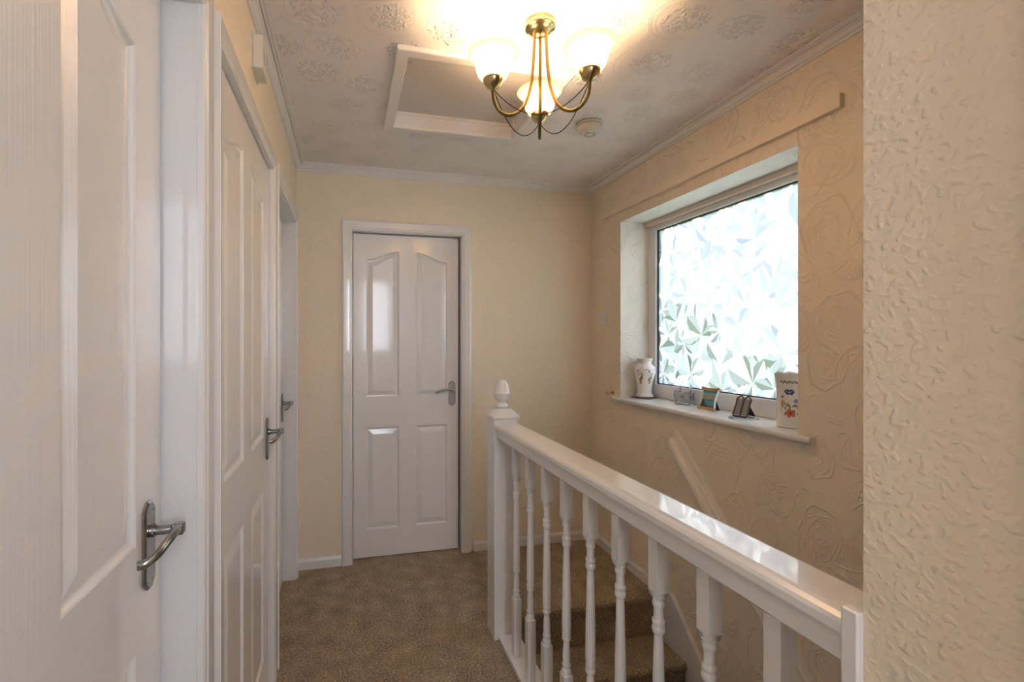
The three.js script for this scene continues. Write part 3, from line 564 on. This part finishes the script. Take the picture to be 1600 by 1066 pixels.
{
  const g = grp('glass_basket', 'clear glass basket ornament with arched handle and engraved front', 'ornament');
  g.position.copy(P(1.742, SILL, 2.145)); g.rotation.y = -Math.PI / 2 + 0.35;
  const glass = std({ color: 0xd3dbe0, roughness: 0.04, transmission: 1, thickness: 0.02, ior: 1.5 });
  add(g, 'base_disc', (() => { const q = new THREE.CylinderGeometry(0.05, 0.052, 0.008, 36); q.scale(1, 1, 0.6); q.translate(0, 0.004, 0); return q; })(), glass);
  const s = new THREE.Shape(); s.moveTo(-0.03, 0.008); s.bezierCurveTo(-0.055, 0.02, -0.058, 0.05, -0.046, 0.066); s.lineTo(0.046, 0.066); s.bezierCurveTo(0.058, 0.05, 0.055, 0.02, 0.03, 0.008); s.closePath();
  const body = extrude(s, 0.016, { bevelEnabled: true, bevelThickness: 0.004, bevelSize: 0.003, bevelSegments: 3 }); body.translate(0, 0.003, -0.008); add(g, 'basket_body', body, glass);
  const pts = []; for (let k = 0; k <= 16; k++) { const t = Math.PI * k / 16; pts.push(V3(0.03 * Math.cos(t) + 0.008, 0.066 + 0.066 * Math.sin(t), 0)); }
  add(g, 'handle', tube(pts, 0.0058, 40, 10), glass);
  const ink = std({ color: 0x8c2f3c, roughness: 0.5 }), inkB = std({ color: 0x3b3a6a, roughness: 0.5 }), etch = std({ color: 0xdfe2e8, roughness: 0.8 });
  for (const x of [-0.012, -0.002]) { const q = new THREE.CapsuleGeometry(0.0026, 0.007, 3, 8); q.translate(x, 0.04, 0.0125); add(g, 'painted_figure', q, ink); }
  { const q = new THREE.CapsuleGeometry(0.003, 0.01, 3, 8); q.translate(0.043, 0.042, 0.0115); add(g, 'painted_figure', q, inkB); }
  for (let k = 0; k < 4; k++) add(g, 'engraved_line', lbox(0.008, 0.034, 0.028 + k * 0.008, 0.0295 + k * 0.008, 0.0119, 0.0127), etch);
}
{
  const g = grp('scroll_plaque', 'tan scroll shaped plaque painted with a blue harbour scene', 'plaque');
  g.position.copy(P(1.702, SILL, 1.926)); g.rotation.set(0, -Math.PI / 2 + 0.12, 0, 'YXZ');
  const tan = std({ color: 0xc49a5e, roughness: 0.5 }), wht = std({ color: 0xf0ece6, roughness: 0.4 });
  const lean = -0.30, tilt = (q) => { q.rotateX(lean); q.translate(0, 0.004, 0.018); return q; };
  const W = 0.044, Hh = 0.112;
  const side = (t) => W - 0.008 * Math.sin(Math.PI * t); // drawn-in sides
  const sh = new THREE.Shape(); sh.moveTo(-side(0), 0.006); for (let k = 0; k <= 12; k++) sh.lineTo(side(k / 12), 0.006 + (Hh - 0.012) * k / 12); for (let k = 12; k >= 0; k--) sh.lineTo(-side(k / 12), 0.006 + (Hh - 0.012) * k / 12); sh.closePath();
  const slab = extrude(sh, 0.010); slab.translate(0, 0, -0.010); add(g, 'plaque_body', tilt(slab), wht);
  // the painting
  const tex = canvasTex(512, 512, (c, w, h) => {
    c.fillStyle = '#3f87a8'; c.fillRect(0, 0, w, h); const gr = ['#3d86ab', '#7fb4c8']; c.fillStyle = gr[1]; c.fillRect(0, 90, w, 70);
    c.fillStyle = '#9aa08c'; c.beginPath(); c.moveTo(0, 200); for (let x = 0; x <= w; x += 24) c.lineTo(x, 130 + 30 * Math.sin(x * 0.017) + rr(-10, 10)); c.lineTo(w, 290); c.lineTo(0, 290); c.fill();
    for (let k = 0; k < 120; k++) { c.fillStyle = ['#d9d4c4', '#b9a98c', '#8a7a5e', '#6a6048', '#c8c0b0'][k % 5]; c.fillRect(rr(0, w), rr(180, 262), rr(8, 26), rr(6, 16)); }
    c.fillStyle = '#5a4426'; for (let k = 0; k < 50; k++) c.fillRect(rr(60, w), rr(255, 300), rr(10, 40), rr(5, 12));
    c.fillStyle = '#4f93b4'; c.fillRect(0, 300, w, 120); c.fillStyle = '#6fabc6'; for (let k = 0; k < 40; k++) c.fillRect(rr(120, w), rr(310, 400), rr(20, 70), 3);
    c.fillStyle = '#3b4250'; c.beginPath(); c.moveTo(0, 260); c.lineTo(90, 280); c.lineTo(150, 400); c.lineTo(w, 470); c.lineTo(w, h); c.lineTo(0, h); c.fill();
    c.fillStyle = '#c98d7c'; for (let k = 0; k < 16; k++) c.fillRect(rr(220, 420), rr(405, 450), rr(10, 34), rr(6, 14));
    c.fillStyle = '#e6e0d4'; for (let k = 0; k < 8; k++) c.fillRect(rr(160, 440), rr(400, 440), rr(6, 20), 5);
  });
  const pg = new THREE.PlaneGeometry(0.07, 0.092, 10, 12), pp = pg.attributes.position; for (let i = 0; i < pp.count; i++) { const t = (pp.getY(i) + 0.046) / 0.092; pp.setX(i, pp.getX(i) / 0.035 * (side(0.06 + 0.88 * t) - 0.0015)); }
  pg.translate(0, Hh / 2, 0.0006); add(g, 'painting', tilt(pg), std({ map: tex, roughness: 0.35 }));
  for (const y of [0.008, Hh - 0.008]) { const q = tube([V3(-W - 0.003, y + (y > 0.05 ? 0.003 : -0.001), 0.001), V3(-W * 0.5, y, 0.001), V3(W * 0.5, y, 0.001), V3(W + 0.003, y + (y > 0.05 ? 0.003 : -0.001), 0.001)], 0.0078, 24, 12); add(g, 'scroll_roll', tilt(q), tan); }
  const strut = lbox(-0.012, 0.012, 0.0, 0.085, -0.003, 0); strut.rotateX(0.42); strut.translate(0.012, 0.001, -0.04); add(g, 'easel_strut', strut, M.dark);
}
{
  const g = grp('pewter_plaque', 'small double panel pewter plaque with pointed tops leaning on a black strut', 'plaque');
  g.position.copy(P(1.676, SILL, 1.695)); g.rotation.set(0, -Math.PI / 2 + 0.06, 0, 'YXZ');
  const grey = std({ color: 0x9b9a97, roughness: 0.5, metalness: 0.15, bumpMap: BRUSHED, bumpScale: 0.0008 }), rim = std({ color: 0x5f5348, roughness: 0.45, metalness: 0.5 });
  const tilt = (q) => { q.rotateX(-0.34); q.translate(0, 0.0085, 0.022); return q; };
  for (const x of [-0.018, 0.018]) {
    add(g, 'panel', tilt(lbox(x - 0.0135, x + 0.0135, 0.008, 0.082, -0.004, 0, 0.001)), grey);
    const pts = [V3(x - 0.016, 0.004, 0), V3(x - 0.0165, 0.03, 0), V3(x - 0.0155, 0.06, 0), V3(x - 0.0165, 0.082, 0), V3(x - 0.008, 0.088, 0), V3(x, 0.096, 0), V3(x + 0.008, 0.088, 0), V3(x + 0.0165, 0.082, 0), V3(x + 0.0155, 0.06, 0), V3(x + 0.0165, 0.03, 0), V3(x + 0.016, 0.004, 0), V3(x, 0.003, 0)];
    add(g, 'panel_border', tilt(tube(pts, 0.0034, 60, 8, true)), rim);
  }
  const strut = lbox(-0.016, 0.016, 0, 0.066, -0.003, 0); strut.rotateX(0.62); strut.translate(0.004, 0.0105, -0.042); add(g, 'strut', strut, M.dark);
  const d = grp('glass_coaster', 'oval clear glass coaster under the pewter plaque', 'coaster');
  const q = new THREE.CylinderGeometry(0.058, 0.060, 0.008, 40); q.scale(1, 1, 0.8); q.rotateY(-0.4); q.translate(1.674, SILL + 0.004, -1.692);
  add(d, 'coaster_disc', q, std({ color: 0xf2f6fa, roughness: 0.05, transmission: 0.8, thickness: 0.008, ior: 1.45 }));
}

// ------------------------------------------------------------------ outdoors, seen through the film
{
  const lawn = struct('lawn', 'green lawn of the garden below the window', 'lawn');
  add(lawn, 'grass', (() => { const q = new THREE.PlaneGeometry(120, 120); q.rotateX(-Math.PI / 2); q.translate(62, -2.7, -10); return metricUV(q); })(), std({ color: 0xb9c088, roughness: 1 }));
  const leafMat = [std({ color: 0xa9b070, roughness: 0.9 }), std({ color: 0xbfc488, roughness: 0.9 }), std({ color: 0x8b9a5c, roughness: 0.9 })];
  const blob = (s) => { const q = new THREE.IcosahedronGeometry(1, 4), p = q.attributes.position, v = V3(); const ph = [rr(0, 6), rr(0, 6), rr(0, 6)]; for (let i = 0; i < p.count; i++) { v.fromBufferAttribute(p, i); const k = 1 + 0.14 * Math.sin(5 * v.x + ph[0]) * Math.sin(4 * v.y + ph[1]) + 0.10 * Math.sin(11 * v.z + ph[2] + 5 * v.x) + 0.05 * Math.sin(23 * v.y + 17 * v.x); p.setXYZ(i, v.x * k, v.y * k, v.z * k); } q.scale(...s); q.computeVertexNormals(); return q; };
  const bushes = [['tall dark green garden shrub at the left of the view outside', 5.2, 7.4, 1.1, 2.2, 2], ['pale green rounded garden bush outside beside the tall shrub', 9.2, 10.6, 1.5, 1.75, 1], ['mid green garden bush outside in the middle of the view', 13.2, 12.0, 1.7, 1.8, 0], ['low pale bush outside towards the right of the view', 9.5, 6.2, 1.4, 1.25, 1], ['large distant green tree outside on the left', 18, 24, 3.4, 3.1, 0]];
  for (const [lab, x, F, rad, hh, k] of bushes) {
    const t = grp(used.bush ? `garden_bush_${String(used.bush).padStart(3, '0')}` : 'garden_bush', lab, 'bush', { group: 'bushes in the garden' }); used.bush = (used.bush || 0) + 1;
    const f = blob([rad, hh, rad]); f.translate(x, -2.7 + hh * 0.95, -F); add(t, 'foliage', f, leafMat[k]);
    const s = new THREE.CylinderGeometry(0.1, 0.14, 0.8, 10); s.translate(x, -2.4, -F); add(t, 'trunk', s, std({ color: 0x5b4733, roughness: 0.9 }));
  }
  const h = grp('neighbour_house', 'distant pale house with brown roof beyond the garden', 'house');
  add(h, 'house_wall', box(24, 30, -2.7, 1.0, 12, 20), std({ color: 0xd2c6b6, roughness: 0.9 }));
  const rf = extrude(poly([[11.6, 1.0], [20.4, 1.0], [16, 3.0]]), 6.6); rf.rotateY(Math.PI / 2); rf.translate(23.7, 0, 0); add(h, 'house_roof', metricUV(rf), std({ color: 0x9c7a68, roughness: 0.9 }));
}

renderer.render(scene, camera);
